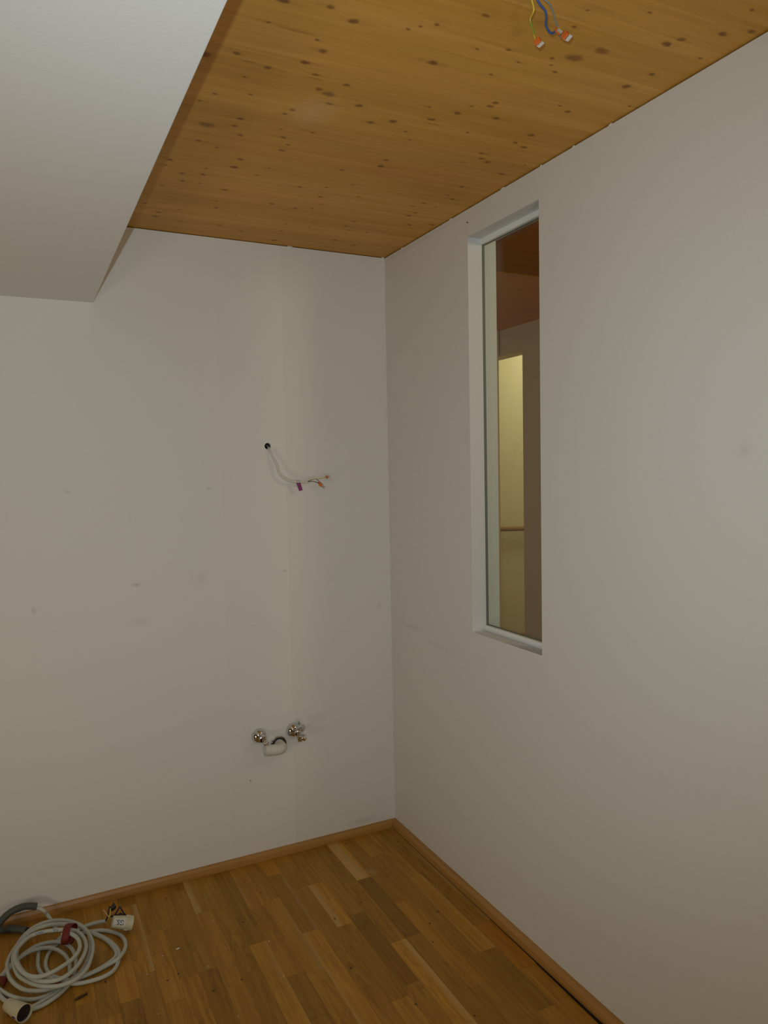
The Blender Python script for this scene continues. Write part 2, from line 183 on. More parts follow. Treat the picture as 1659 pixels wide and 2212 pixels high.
# ------------------------------------------------------------------ materials
def mat(name, col=(.8,.8,.8), rough=.5, metal=0.0, spec=.5, trans=0.0, alpha=1.0):
    m = bpy.data.materials.new(name); m.use_nodes = True; b = m.node_tree.nodes['Principled BSDF']
    b.inputs['Base Color'].default_value = (*col, 1); b.inputs['Roughness'].default_value = rough
    b.inputs['Metallic'].default_value = metal; b.inputs['Specular IOR Level'].default_value = spec
    b.inputs['Transmission Weight'].default_value = trans
    return m
class NT:
    def __init__(s, m): s.t = m.node_tree; s.b = s.t.nodes['Principled BSDF']
    def n(s, kind, **k):
        x = s.t.nodes.new(kind)
        for a, b in k.items(): setattr(x, a, b)
        return x
    def l(s, a, b): s.t.links.new(a, b)
    def math(s, op, a, b=None, clamp=False):
        x = s.n('ShaderNodeMath', operation=op, use_clamp=clamp)
        for i, q in enumerate((a, b)):
            if q is None: continue
            if isinstance(q, (int, float)): x.inputs[i].default_value = q
            else: s.l(q, x.inputs[i])
        return x.outputs[0]
    def mix(s, fac, a, b, blend='MIX'):
        x = s.n('ShaderNodeMix', data_type='RGBA', blend_type=blend)
        for i, q in ((0, fac), (6, a), (7, b)):
            if isinstance(q, (int, float)): x.inputs[i].default_value = q
            elif isinstance(q, tuple): x.inputs[i].default_value = (*q, 1)
            else: s.l(q, x.inputs[i])
        return x.outputs[2]
    def noise(s, vec, scale, detail=3, rough=.5, dist=0.0):
        x = s.n('ShaderNodeTexNoise'); x.inputs['Scale'].default_value = scale; x.inputs['Detail'].default_value = detail
        x.inputs['Roughness'].default_value = rough; x.inputs['Distortion'].default_value = dist
        s.l(vec, x.inputs['Vector']); return x.outputs['Fac']
    def mapr(s, v, a, b, c, d):
        x = s.n('ShaderNodeMapRange'); s.l(v, x.inputs[0])
        for i, q in enumerate((a, b, c, d)): x.inputs[i+1].default_value = q
        return x.outputs[0]
    def scaled(s, vec, sc, off=None):
        x = s.n('ShaderNodeVectorMath', operation='MULTIPLY'); s.l(vec, x.inputs[0]); x.inputs[1].default_value = sc
        if off is None: return x.outputs[0]
        y = s.n('ShaderNodeVectorMath', operation='ADD'); s.l(x.outputs[0], y.inputs[0]); s.l(off, y.inputs[1]); return y.outputs[0]
    def bump(s, h, strength, dist=.001):
        x = s.n('ShaderNodeBump'); x.inputs['Strength'].default_value = strength; x.inputs['Distance'].default_value = dist
        s.l(h, x.inputs['Height']); s.l(x.outputs[0], s.b.inputs['Normal'])
    def pos(s): return s.n('ShaderNodeNewGeometry').outputs['Position']
    def blob(s, pos, c, r, wob=None):
        "soft spot, 1 in its middle, 0 beyond its radii r"
        x = s.n('ShaderNodeVectorMath', operation='SUBTRACT'); s.l(pos, x.inputs[0]); x.inputs[1].default_value = c
        y = s.n('ShaderNodeVectorMath', operation='DIVIDE'); s.l(x.outputs[0], y.inputs[0]); y.inputs[1].default_value = r
        z = s.n('ShaderNodeVectorMath', operation='LENGTH'); s.l(y.outputs[0], z.inputs[0]); d = z.outputs['Value']
        if wob is not None: d = s.math('ADD', d, wob)
        return d

# wall paint with roller texture, scuffs and two faint upright tone steps, lighter to the left
WALL = (0.72, 0.70, 0.655)
def wall_paint(name, scuffs=(), rings=(), tone_steps=False):
    m = mat(name, WALL, .85, spec=.25); t = NT(m); p = t.pos()
    big = t.noise(p, 1.3, 2); col = t.mix(t.mapr(big, .3, .7, 0, .35), WALL, (WALL[0]*.965, WALL[1]*.965, WALL[2]*.95))
    if tone_steps:
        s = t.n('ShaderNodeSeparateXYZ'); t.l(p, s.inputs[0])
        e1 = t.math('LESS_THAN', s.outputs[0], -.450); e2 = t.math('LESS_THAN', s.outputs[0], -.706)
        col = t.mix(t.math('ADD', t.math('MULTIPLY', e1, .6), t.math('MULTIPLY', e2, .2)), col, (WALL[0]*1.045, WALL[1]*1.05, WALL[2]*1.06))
    if scuffs or rings:
        wob = t.math('MULTIPLY', t.math('SUBTRACT', t.noise(p, 45, 3), .5), 1.2); tot = None
        for c, r, k in scuffs:
            d = t.mapr(t.blob(p, c, r, wob), .1, 1.0, k, 0); tot = d if tot is None else t.math('MAXIMUM', tot, d)
        for c, r, k in rings:
            d = t.math('ABSOLUTE', t.math('SUBTRACT', t.blob(p, c, r), 1.0)); d = t.math('MULTIPLY', t.mapr(d, 0, .13, k, 0), t.mapr(t.noise(p, 16, 1), .48, .62, 0, 1)); tot = t.math('MAXIMUM', tot, d)
        col = t.mix(tot, col, (.32, .30, .26))
    t.l(col, t.b.inputs['Base Color'])
    t.bump(t.noise(p, 240, 3), .12, .002)
    return m
M_wall = wall_paint('wall_paint')
M_wallb = wall_paint('wall_paint_back', tone_steps=True,
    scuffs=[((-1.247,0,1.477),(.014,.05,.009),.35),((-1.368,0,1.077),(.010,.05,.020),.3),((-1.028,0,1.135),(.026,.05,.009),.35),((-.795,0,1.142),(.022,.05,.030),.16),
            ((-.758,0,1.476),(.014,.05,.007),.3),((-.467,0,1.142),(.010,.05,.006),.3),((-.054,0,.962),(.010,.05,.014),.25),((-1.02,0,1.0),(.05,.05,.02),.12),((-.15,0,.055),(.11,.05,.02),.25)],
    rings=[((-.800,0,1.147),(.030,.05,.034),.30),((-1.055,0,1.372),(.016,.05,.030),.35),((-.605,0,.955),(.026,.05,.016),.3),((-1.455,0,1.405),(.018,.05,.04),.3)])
M_wallr = wall_paint('wall_paint_right', scuffs=[((0,-.18,.90),(.05,.16,.012),.16),((0,-.40,.862),(.05,.14,.012),.14),((0,-1.70,1.56),(.05,.03,.02),.15),((0,-.3,2.39),(.05,.6,.012),.15)])
_w0 = WALL; WALL = (.725, .715, .70); M_soffit = wall_paint('soffit_paint'); WALL = _w0
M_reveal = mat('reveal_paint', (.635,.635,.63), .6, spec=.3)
M_bead = mat('white_bead_lacquer', (.83,.83,.79), .35)
M_gasket = mat('grey_gasket', (.14,.15,.12), .6)
M_dark = mat('dark_joint', (.02,.018,.015), .9)
M_plaster = mat('plaster_filler', (.75,.73,.67), .9)

def wood_ceiling(name, tint=(1,1,1)):
    m = mat(name, (.5,.3,.1), .5, spec=.18); t = NT(m); p = t.pos()
    oi = t.n('ShaderNodeObjectInfo'); rnd = t.n('ShaderNodeCombineXYZ'); t.l(t.math('MULTIPLY', oi.outputs['Random'], 37.0), rnd.inputs[0]); t.l(t.math('MULTIPLY', oi.outputs['Random'], 11.0), rnd.inputs[2])
    q = t.scaled(p, (1.1, 26, 1), rnd.outputs[0]); g1 = t.noise(q, 1.6, 5, .55, .6)
    q2 = t.scaled(p, (2.2, 150, 1), rnd.outputs[0]); g2 = t.noise(q2, 1.5, 3, .6)
    big = t.noise(t.scaled(p, (1.5, 5, 1), rnd.outputs[0]), 1.4, 2)
    c = t.mix(t.mapr(g1, .32, .72, 0, 1), (.600*tint[0], .324*tint[1], .074*tint[2]), (.490*tint[0], .246*tint[1], .045*tint[2]))
    c = t.mix(t.mapr(g2, .45, .75, 0, .32), c, (.36*tint[0], .18*tint[1], .028*tint[2]))
    c = t.mix(t.mapr(big, .35, .7, 0, .30), c, (.42*tint[0], .205*tint[1], .032*tint[2]))
    c = t.mix(1.0, c, oi.outputs['Color'], 'MULTIPLY')
    k = t.n('ShaderNodeAttribute', attribute_name='knot')
    kn = t.math('MULTIPLY', k.outputs['Fac'], t.mapr(t.noise(p, 130, 2), .25, .6, .72, 1.0))
    c = t.mix(t.mapr(kn, 0, 1, 0, .95), c, (.145, .050, .013))
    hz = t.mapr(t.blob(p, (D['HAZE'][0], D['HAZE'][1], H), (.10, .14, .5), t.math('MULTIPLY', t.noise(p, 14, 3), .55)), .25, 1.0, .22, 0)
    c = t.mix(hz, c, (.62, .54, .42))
    t.l(c, t.b.inputs['Base Color'])
    t.bump(g2, .10, .001)
    return m
M_ceil = wood_ceiling('spruce_board')
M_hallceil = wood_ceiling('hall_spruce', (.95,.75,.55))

def parquet(name):
    m = mat(name, (.4,.2,.05), .42, spec=.22); t = NT(m); p = t.pos()
    oi = t.n('ShaderNodeObjectInfo'); rnd = t.n('ShaderNodeCombineXYZ'); t.l(t.math('MULTIPLY', oi.outputs['Random'], 41.0), rnd.inputs[1]); t.l(t.math('MULTIPLY', oi.outputs['Random'], 13.0), rnd.inputs[2])
    wv = t.n('ShaderNodeTexNoise'); wv.inputs['Scale'].default_value = 2.2; t.l(t.scaled(p, (9, 1.6, 1), rnd.outputs[0]), wv.inputs['Vector']); wv.inputs['Detail'].default_value = 2
    rings = t.math('FRACT', t.math('MULTIPLY', wv.outputs['Fac'], 9.0))
    rings = t.math('MULTIPLY', t.mapr(rings, 0, .5, 1, 0), t.mapr(t.noise(t.scaled(p, (6, 2, 1), rnd.outputs[0]), 1.5, 1), .45, .65, 0, 1))
    g = t.noise(t.scaled(p, (48, 2.2, 1), rnd.outputs[0]), 1.5, 5, .55, .8)
    fine = t.noise(t.scaled(p, (320, 9, 1), rnd.outputs[0]), 1.2, 2)
    c = t.mix(t.mapr(g, .30, .70, 0, 1), (.475, .240, .033), (.340, .153, .017))
    c = t.mix(t.math('MULTIPLY', rings, .42), c, (.17, .07, .008))
    c = t.mix(t.mapr(fine, .52, .75, 0, .35), c, (.22, .095, .011))
    c = t.mix(1.0, c, oi.outputs['Color'], 'MULTIPLY')
    sap = t.n('ShaderNodeAttribute', attribute_name='sap')
    c = t.mix(t.mapr(t.math('ADD', sap.outputs['Fac'], t.math('MULTIPLY', t.math('SUBTRACT', g, .5), .5)), .45, .62, 0, .60), c, (.56, .37, .145))
    k = t.n('ShaderNodeAttribute', attribute_name='knot')
    c = t.mix(t.math('MULTIPLY', k.outputs['Fac'], .9), c, (.035, .015, .006))
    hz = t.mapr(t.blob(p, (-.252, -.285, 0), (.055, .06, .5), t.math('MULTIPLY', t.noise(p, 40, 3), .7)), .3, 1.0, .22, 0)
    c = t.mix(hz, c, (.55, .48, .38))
    t.l(c, t.b.inputs['Base Color']); t.bump(fine, .06, .001)
    return m
M_parq = parquet('oak_parquet')
def plain_wood(name, a, b, axis=0, rough=.4):
    m = mat(name, a, rough, spec=.4); t = NT(m); p = t.pos(); sc = [40, 40, 40]; sc[axis] = 1.6
    g = t.noise(t.scaled(p, tuple(sc)), 1.5, 4, .55, .4); t.l(t.mix(t.mapr(g, .3, .7, 0, 1), a, b), t.b.inputs['Base Color']); return m
M_bbx = plain_wood('beech_trim_back', (.45,.235,.062), (.37,.180,.042), 0)
M_bby = plain_wood('beech_trim_right', (.45,.235,.062), (.37,.180,.042), 1)
M_rail = plain_wood('rail_wood', (.42,.22,.08), (.34,.17,.06), 1)
M_slab = mat('slab_dark', (.09,.048,.022), .9)
M_stairw = mat('stair_wall_paint', (.72,.68,.52), .85)
M_hallw = mat('hall_wall_paint', (.80,.69,.54), .85)
# glass: clear, faintly green, reflecting by Fresnel
M_glass = bpy.data.materials.new('window_glass'); M_glass.use_nodes = True
_t = M_glass.node_tree; _t.nodes.clear()
_o = _t.nodes.new('ShaderNodeOutputMaterial'); _m = _t.nodes.new('ShaderNodeMixShader'); _lw = _t.nodes.new('ShaderNodeLayerWeight'); _tr = _t.nodes.new('ShaderNodeBsdfTransparent'); _gl = _t.nodes.new('ShaderNodeBsdfGlossy')
_lw.inputs[0].default_value = 0.5; _tr.inputs[0].default_value = (.905, .94, .90, 1); _gl.inputs['Roughness'].default_value = 0.0; _gl.inputs[0].default_value = (1,1,1,1)
_p5 = _t.nodes.new('ShaderNodeMath'); _p5.operation = 'POWER'; _p5.inputs[1].default_value = 5.0; _ma = _t.nodes.new('ShaderNodeMath'); _ma.operation = 'MULTIPLY_ADD'; _ma.inputs[1].default_value = .97; _ma.inputs[2].default_value = .022
_t.links.new(_lw.outputs['Facing'], _p5.inputs[0]); _t.links.new(_p5.outputs[0], _ma.inputs[0]); _t.links.new(_ma.outputs[0], _m.inputs[0])
_t.links.new(_tr.outputs[0], _m.inputs[1]); _t.links.new(_gl.outputs[0], _m.inputs[2]); _t.links.new(_m.outputs[0], _o.inputs[0])

# ------------------------------------------------------------------ floor
bm = bmesh.new(); box(bm, (-3.4, -4.7, -.12), (.10, .09, -.015)); floor = struct(link('floor', bm, M_slab), 'oak strip parquet floor of the room')
PW = 0.05830; B0 = -0.0905
def edge(k): return B0 - PW*k
PL = {-1:[(-.75,.80),(-1.0,.92),(-1.45,.98)], 0:[(-.392,1.02),(-.877,1.22),(-1.167,.66),(-1.45,1.02)], 1:[(-.19,1.12),(-.876,.82),(-1.45,.80)],
 2:[(-.51,.82),(-.998,1.04),(-1.45,.86)], 3:[(-.316,1.5),(-.70,.62),(-.993,.82),(-1.4,.78)], 4:[(-.31,.78),(-.704,.90),(-1.4,1.36)],
 5:[(-.505,.96),(-.90,.58),(-1.3,.92)], 6:[(-.26,.95),(-.544,1.28),(-.94,.82),(-1.3,1.08)], 7:[(-.26,.98),(-.62,.92),(-1.25,.88)],
 8:[(-.13,1.10),(-.52,.80),(-1.15,1.20)], 9:[(-.28,.90),(-.715,1.08),(-1.15,1.08)], 10:[(-.302,1.10),(-.698,.96),(-1.1,.74)],
 11:[(-.497,.72),(-1.05,1.20)], 12:[(-.25,1.0),(-.62,.92),(-1.05,.80)], 13:[(-.242,1.10),(-.66,1.04),(-1.0,.94)],
 14:[(-.065,.74),(-.55,.90),(-1.0,.70)], 15:[(-.28,1.02),(-.554,.80),(-.95,1.06)], 16:[(-.277,.94),(-.64,1.10),(-.95,.94)],
 17:[(-.076,.74),(-.478,1.04),(-.95,.80)], 18:[(-.58,1.08),(-.9,.68)], 19:[(-.30,1.05),(-.62,.86),(-.9,1.0)], 20:[(-.18,.84),(-.53,1.06),(-.9,.86)],
 21:[(-.42,.98),(-.9,.80)], 22:[(-.24,1.1),(-.66,.88),(-.9,1.0)], 23:[(-.12,.86),(-.5,1.0),(-.85,.82)], 24:[(-.36,1.04),(-.85,.84)], 25:[(-.22,.9),(-.6,1.06),(-.85,.9)], 26:[(-.45,.96),(-.8,.86)], 27:[(-.3,.9),(-.8,1.0)]}
SAP = {(3,0):(1,.35),(4,2):(0,.75),(13,0):(.70,.1),(17,1):(0,.62),(6,1):(.68,.25),(9,1):(.30,.50),(0,1):(.2,.52),(11,1):(.1,.55),(8,2):(.56,.1),(10,0):(.5,.2),(8,1):(.1,.55),(-1,0):(.1,.60)}
WARM = {(8,0):(1.08,1.0,.72),(3,1):(1.0,.98,1.0),(8,1):(1.0,1.02,.95),(12,0):(.95,1.03,.95),(13,0):(.96,1.02,.95),(-1,1):(1.08,.96,.8)}
FK = [tuple(q) for q in D['FLOORKNOTS']]
def disc(bm, lay, c, rx, ry, up, peak=1.0, n=14, core=.5, z2=0.0):
    cz = c[2]; cen = bm.verts.new(c); cen[lay] = peak; r1 = []; r2 = []
    for k in range(n):
        q = 2*math.pi*k/n; wob = 1+.06*math.sin(3*q+c[0]*90)+.10*math.sin(2*q+c[1]*170)+.07*math.sin(5*q+c[1]*70)
        a = bm.verts.new((c[0]+rx*core*wob*math.cos(q), c[1]+ry*core*wob*math.sin(q), cz)); a[lay] = peak*.86
        b = bm.verts.new((c[0]+rx*wob*math.cos(q), c[1]+ry*wob*math.sin(q), cz)); b[lay] = 0.0
        r1.append(a); r2.append(b)
    for k in range(n):
        j = (k+1)%n
        for f in ((cen, r1[k], r1[j]), (r1[k], r2[k], r2[j], r1[j])):
            bm.faces.new(f if up else f[::-1])
for k, seq in PL.items():
    y1 = -0.004
    for i, (y0, tone) in enumerate(seq):
        x0, x1 = edge(k+1), edge(k)
        xr0 = xr1 = x1
        if k == -1: xr1 = (-.0222, -.0230, -.0265)[i]; xr0 = (-.0226, -.0245, -.0345)[i]
        g = .00014; bm = bmesh.new(); v = box(bm, (x0+g, y0+g, -.0145), (x1-g, y1-g, 0.0))
        for vv in v:
            if k == -1 and vv.co.x > x0+.02: vv.co.x = (xr0 if vv.co.y < (y0+y1)/2 else xr1)
        bmesh.ops.bevel(bm, geom=[e for e in bm.edges if all(q.co.z > -.001 for q in e.verts)], offset=.00022, segments=1, affect='EDGES')
        ks = bm.verts.layers.float.new('sap'); kk = bm.verts.layers.float.new('knot')
        a, b = SAP.get((k, i), (0, 0))
        for vv in bm.verts: vv[ks] = a if vv.co.x < (x0+x1)/2 else b
        for fx, fy in FK:
            if x0 < fx < x1 and y0 < fy < y1:
                disc(bm, kk, (fx, fy, .00002), .0042, .0062, True, n=12); 
        o = link('plank', bm, M_parq, floor)
        wc = WARM.get((k, i), (1, 1, 1)); j = random.uniform(.97, 1.03); tone = 1+(tone-1)*.78; o.color = (tone*wc[0]*j, tone*wc[1], tone*wc[2]*(.92+.16*random.random()), 1)
        y1 = y0
# the rest of the parquet, behind and beside the camera
bm = bmesh.new()
for k in range(-1, 57):
    ys = PL[k][-1][0] if k in PL else -.004
    x1 = edge(k) if k >= 0 else -.0222
    box(bm, (max(edge(k+1), -3.3)+.00015, -4.6, -.0145), (x1-.00015, ys-.00015, 0))
o = link('planks', bm, M_parq, floor); o['kind'] = 'stuff'; o.color = (.95,.95,.95,1)

# ------------------------------------------------------------------ ceiling of spruce boards
bm = bmesh.new(); box(bm, (-3.4, -4.7, H+.022), (.115, .10, H+.12)); ceiling = struct(link('ceiling', bm, M_slab), 'knotty spruce board ceiling')
BW = .1205; Y0 = -1.2385
i0 = int(math.floor((-4.6-Y0)/BW)); bi = 0
for i in range(i0, 12):
    ya, yb = Y0+BW*i, Y0+BW*(i+1)
    if ya > .0: break
    yb = min(yb, .012); ya = max(ya, -4.6)
    bm = bmesh.new(); kk = bm.verts.layers.float.new('knot')
    box(bm, (-3.3, ya+.0002, H), (.010, yb-.0002, H+.022))
    zc = [H-.000006]
    def nz(): zc[0] -= .000008; return zc[0]
    for x0, y0, x1, y1 in D['STREAKS']:
        ym = (y0+y1)/2
        if ya <= ym < yb: disc(bm, kk, ((x0+x1)/2, ym, nz()), abs(x1-x0)*.6, .005, False, .42)
    for q in range(5):
        x = random.uniform(-3.2, -.05); y = random.uniform(ya+.012, yb-.012)
        if y < -1.75 or x < -1.05: disc(bm, kk, (x, y, nz()), .012, .008, False, .85)
        else: disc(bm, kk, (x, y, nz()), random.uniform(.02,.05), .003, False, .14)
    mine = [q for q in D['KNOTS'] if ya <= q[1] < yb]
    for x, y, c in mine:
        rx, ry = {'s':(.0085,.0060),'m':(.0150,.0095),'L':(.0185,.0130),'X':(.030,.020)}[c]
        if all(abs(x-q[0]) > .05 or abs(y-q[1]) > .022 or q == (x, y, c) or q == [x, y, c] for q in mine): disc(bm, kk, (x+random.uniform(-.012,.012), y, nz()), rx*2.5, ry*.8, False, .18)
    for x, y, c in mine:
        if 1:
            rx, ry, pk = {'s':(.0075,.0052,.85),'m':(.0125,.0082,.9),'L':(.0150,.0110,1.0),'X':(.0235,.0150,.8)}[c]
            j = .85+.3*random.random()
            disc(bm, kk, (x, y, nz()), rx*j, ry*j, False, pk)
    o = link('board', bm, M_ceil, ceiling); bi += 1
    tn = (1.06, .96, 1.03, .92, 1.0, .97, 1.05)[bi % 7]*random.uniform(.985, 1.015); o.color = (tn, tn*random.uniform(.97,1.02), tn*random.uniform(.9,1.05), 1)

# dropped plasterboard soffit on the left
bm = bmesh.new(); v = box(bm, (-3.3, -4.6, SZ), (SX, 0.0, H-.0008))
bmesh.ops.bevel(bm, geom=[e for e in bm.edges if all(abs(q.co.x-SX) < 1e-4 and abs(q.co.z-SZ) < 1e-4 for q in e.verts)], offset=.0015, segments=2, affect='EDGES')
struct(link('ceiling_left', bm, M_soffit), 'white dropped plasterboard ceiling along the left side')

# ------------------------------------------------------------------ walls
def plate(u0, u1, w0, w1, fn, holes=(), rects=()):
    "flat wall face with round holes and rectangular openings; fn maps (u, w) to a point"
    bm = bmesh.new(); es = []
    def loop(pts):
        vs = [bm.verts.new(fn(*q)) for q in pts]
        for a in range(len(vs)): es.append(bm.edges.new((vs[a], vs[(a+1) % len(vs)])))
        return vs
    loop([(u0,w0),(u1,w0),(u1,w1),(u0,w1)])
    hv = [loop([(cx+r*math.cos(2*math.pi*k/28), cz+r*math.sin(2*math.pi*k/28)) for k in range(28)]) for cx, cz, r in holes]
    rv = [loop([(a,c),(b,c),(b,d),(a,d)]) for a, b, c, d in rects]
    bmesh.ops.triangle_fill(bm, use_beauty=True, use_dissolve=False, edges=es)
    return bm, hv, rv
WT = H-.0030
hx, hz = D['HOLE'][0], D['HOLE'][2]; HR = .0125
bm, hv, _ = plate(-3.3, 0.0, -.02, WT, lambda u, z: Vector((u, 0, z)), holes=[(hx, hz, HR)])
ring = hv[0]; back = [bm.verts.new(q.co+Vector((0, .06, 0))) for q in ring]
for k in range(28):
    f = bm.faces.new((ring[k], ring[(k+1)%28], back[(k+1)%28], back[k])); f.material_index = 1; f.smooth = True
bm.faces.new(back).material_index = 2
# body of the wall behind the face
for f in [((-3.3,0,WT),(0,0,WT),(0,.1,WT),(-3.3,.1,WT))]:
    bm.faces.new([bm.verts.new(q) for q in f])
vb = [bm.verts.new(q) for q in ((-3.3,.1,0),(.0,.1,0),(.0,.1,WT),(-3.3,.1,WT))]; bm.faces.new(vb[::-1])
bmesh.ops.recalc_face_normals(bm, faces=bm.faces[:])
M_hole = mat('hole_rim_plaster', (.42,.41,.37), .9)
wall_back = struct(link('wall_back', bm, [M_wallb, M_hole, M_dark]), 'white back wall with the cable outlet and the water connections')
# thin conduit end lining the hole
bm = bmesh.new(); lathe(bm, (hx-.0008, .004, hz), (0,1,0), [(0,.0100),(0,.0116),(.055,.0116),(.055,.0100),(0,.0100)], 24)
link('conduit_end', bm, mat('black_conduit', (.012,.012,.012), .6), wall_back)

WY0, WY1, WZ0, WZ1, TH = -1.0095, -.6285, .962, 2.312, .115
bm, _, rv = plate(-4.6, 0.0, -.02, WT-.0012, lambda u, z: Vector((0, u, z)), rects=[(WY0, WY1, WZ0, WZ1)])
bm2, _, rv2 = plate(-4.6, 1.3, 0.0, WT, lambda u, z: Vector((TH, u, z)), rects=[(WY0, WY1, WZ0, WZ1)])
def merge(dst, src):
    me = bpy.data.meshes.new('tmp'); src.to_mesh(me); src.free(); dst.from_mesh(me); bpy.data.meshes.remove(me)
merge(bm, bm2)
def quad(bm, pts, mi=0):
    f = bm.faces.new([bm.verts.new(q) for q in pts]); f.material_index = mi; return f
# the four reveals of the opening
quad(bm, [(0,WY1,WZ0),(TH,WY1,WZ0),(TH,WY1,WZ1),(0,WY1,WZ1)], 1); quad(bm, [(0,WY0,WZ0),(0,WY0,WZ1),(TH,WY0,WZ1),(TH,WY0,WZ0)], 1)
quad(bm, [(0,WY0,WZ1),(0,WY1,WZ1),(TH,WY1,WZ1),(TH,WY0,WZ1)], 1); quad(bm, [(0,WY0,WZ0),(TH,WY0,WZ0),(TH,WY1,WZ0),(0,WY1,WZ0)], 1)
quad(bm, [(0,-4.6,WT-.0012),(TH,-4.6,WT-.0012),(TH,0,WT-.0012),(0,0,WT-.0012)])
quad(bm, [(0,0,0),(TH,0,0),(TH,0,WT),(0,0,WT)])
wall_right = struct(link('wall_right', bm, [M_wallr, M_reveal]), 'white right wall with the narrow inner window')
boxobj('nail', (-.004,-.6325,2.3585),(0,-.6292,2.3610), M_dark, wall_right)
boxobj('nail', (-.632,-.003,.3268),(-.6298,0,.3296), M_dark, wall_back)
# dark shadow joint where the walls stop short of the ceiling, with dabs of filler across it
bm = bmesh.new(); box(bm, (-3.3, .006, WT-.006), (.0, .02, H+.002)); struct(link('trim_1', bm, M_dark), 'dark shadow joint above the back wall')
bm = bmesh.new(); box(bm, (.006, -4.6, WT-.006), (.02, .02, H+.002)); struct(link('trim_2', bm, M_dark), 'dark shadow joint above the right wall')
def dab(a, b, parent):
    bm = bmesh.new(); box(bm, a, b); bmesh.ops.bevel(bm, geom=bm.edges[:], offset=.001, segments=2, affect='EDGES'); link('filler_dab', bm, M_plaster, parent, True)
dab((-.014,-.005,H-.006),(-.0005,.004,H+.0005), wall_back)
for y, l in ((-.155,.010),(-.83,.018),(-1.16,.008),(-1.30,.012),(-.52,.012),(-1.02,.007)): dab((-.0008,y-l/2,H-.0058),(.006,y+l/2,H-.0006), wall_right)
dab((-.42,-.0025,H-.0055),(-.40,.006,H+.0002), wall_back)
M_rear = mat('bare_brown_boarding', (.30,.22,.13), .7)
struct(boxobj('wall_left', (-3.4,-4.7,0),(-3.3,.1,H), M_rear), 'bare boarded wall to the left of the camera')
# rear wall with the daylight window
bm = bmesh.new()
for a, b in (((-3.3,-4.7,0),(-2.95,-4.6,H)),((-1.45,-4.7,0),(0,-4.6,H)),((-2.95,-4.7,0),(-1.45,-4.6,.85)),((-2.95,-4.7,2.13),(-1.45,-4.6,H))): box(bm, a, b)
struct(link('wall_rear', bm, M_rear), 'bare boarded wall behind the camera with a window')
win2 = bpy.data.objects.new('window_2', None); C.objects.link(win2); struct(win2, 'daylight window behind the camera')
for a, b in (((-2.95,-4.67,.85),(-2.89,-4.62,2.13)),((-1.51,-4.67,.85),(-1.45,-4.62,2.13)),((-2.89,-4.67,.85),(-1.51,-4.62,.91)),((-2.89,-4.67,2.07),(-1.51,-4.62,2.13)),((-2.225,-4.67,.91),(-2.175,-4.62,2.07))):
    boxobj('frame_bar', a, b, M_bead, win2)

# baseboards: small beech mouldings with a sloping top
def moulding(name, fn, ua, ub, m, mitre, wd=1.0):
    prof = [(d*wd, z) for d, z in [(0,0),(.0145,0),(.0150,.010),(.0135,.022),(.0085,.0315),(.004,.0330),(0,.0330)]]
    bm = bmesh.new(); A = [bm.verts.new(fn(ua, d, z)) for d, z in prof]; Bv = [bm.verts.new(fn(ub+(mitre*d), d, z)) for d, z in prof]
    for i in range(len(prof)):
        j = (i+1) % len(prof); bm.faces.new((A[i], A[j], Bv[j], Bv[i]))
    bm.faces.new(A[::-1]); bm.faces.new(Bv); bmesh.ops.recalc_face_normals(bm, faces=bm.faces[:])
    return link(name, bm, m)
struct(moulding('baseboard_back', lambda u, d, z: Vector((u, -d, z+.0004)), -1.2650, -.0004, M_bbx, -1.30), 'narrow beech baseboard under the back wall')
bb2 = moulding('baseboard_back', lambda u, d, z: Vector((u, -d, z+.0004)), -3.3, -1.2652, M_bbx, 0); struct(bb2, 'next length of beech baseboard behind the conduits')
struct(moulding('baseboard_right', lambda u, d, z: Vector((-d, u, z+.0004)), -4.6, -.0004, M_bby, -.69, 1.45), 'narrow beech baseboard under the right wall')

# ------------------------------------------------------------------ inner window: beads, gasket, pane
win = bpy.data.objects.new('window_1', None); C.objects.link(win); struct(win, 'narrow tall inner window with white glazing beads')
BX0, BX1, BH = .050, .0635, .0185
boxobj('glazing_bead', (BX0,WY0,WZ1-BH),(BX1,WY1,WZ1), M_bead, win, .0012)
boxobj('glazing_bead', (BX0,WY0,WZ0),(BX1,WY1,WZ0+BH), M_bead, win, .0012)
bm = bmesh.new(); g = .003
for a, b in (((.0636,WY0,WZ1-BH-g),(.0665,WY1,WZ1)),((.0636,WY0,WZ0),(.0665,WY1,WZ0+BH+g)),((.0575,WY1-.0025,WZ0+BH),(.0665,WY1,WZ1-BH)),((.0575,WY0,WZ0+BH),(.0665,WY0+.0025,WZ1-BH))): box(bm, a, b)
link('gasket', bm, M_gasket, win)
pane = boxobj('glass_pane', (.0668,WY0-.004,WZ0-.004),(.0728,WY1+.004,WZ1+.004), M_glass, win); 

# ------------------------------------------------------------------ hall and stairwell beyond the window
FX = 1.419; ST = .10; X2 = 2.62
hf = struct(boxobj('floor_hall', (TH,-4.6,-.1),(X2+.1,3.6,0), plain_wood('hall_floor_wood', (.36,.19,.065), (.28,.135,.04), 1)), 'brown floor of the hall')
hc = bpy.data.objects.new('ceiling_hall', None); C.objects.link(hc); struct(hc, 'wooden ceiling of the hall')
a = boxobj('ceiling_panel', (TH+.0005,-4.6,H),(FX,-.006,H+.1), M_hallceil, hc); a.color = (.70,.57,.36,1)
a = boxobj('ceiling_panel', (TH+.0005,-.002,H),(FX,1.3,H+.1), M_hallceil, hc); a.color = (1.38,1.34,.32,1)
bm = bmesh.new()
for a, b in (((FX,-4.6,0),(FX+ST,.957,H)),((FX,.957,2.245),(FX+ST,1.75,3.6)),((FX,1.75,0),(FX+ST,3.6,3.6)),((FX,.5,H),(FX+ST,.957,3.6))): box(bm, a, b)
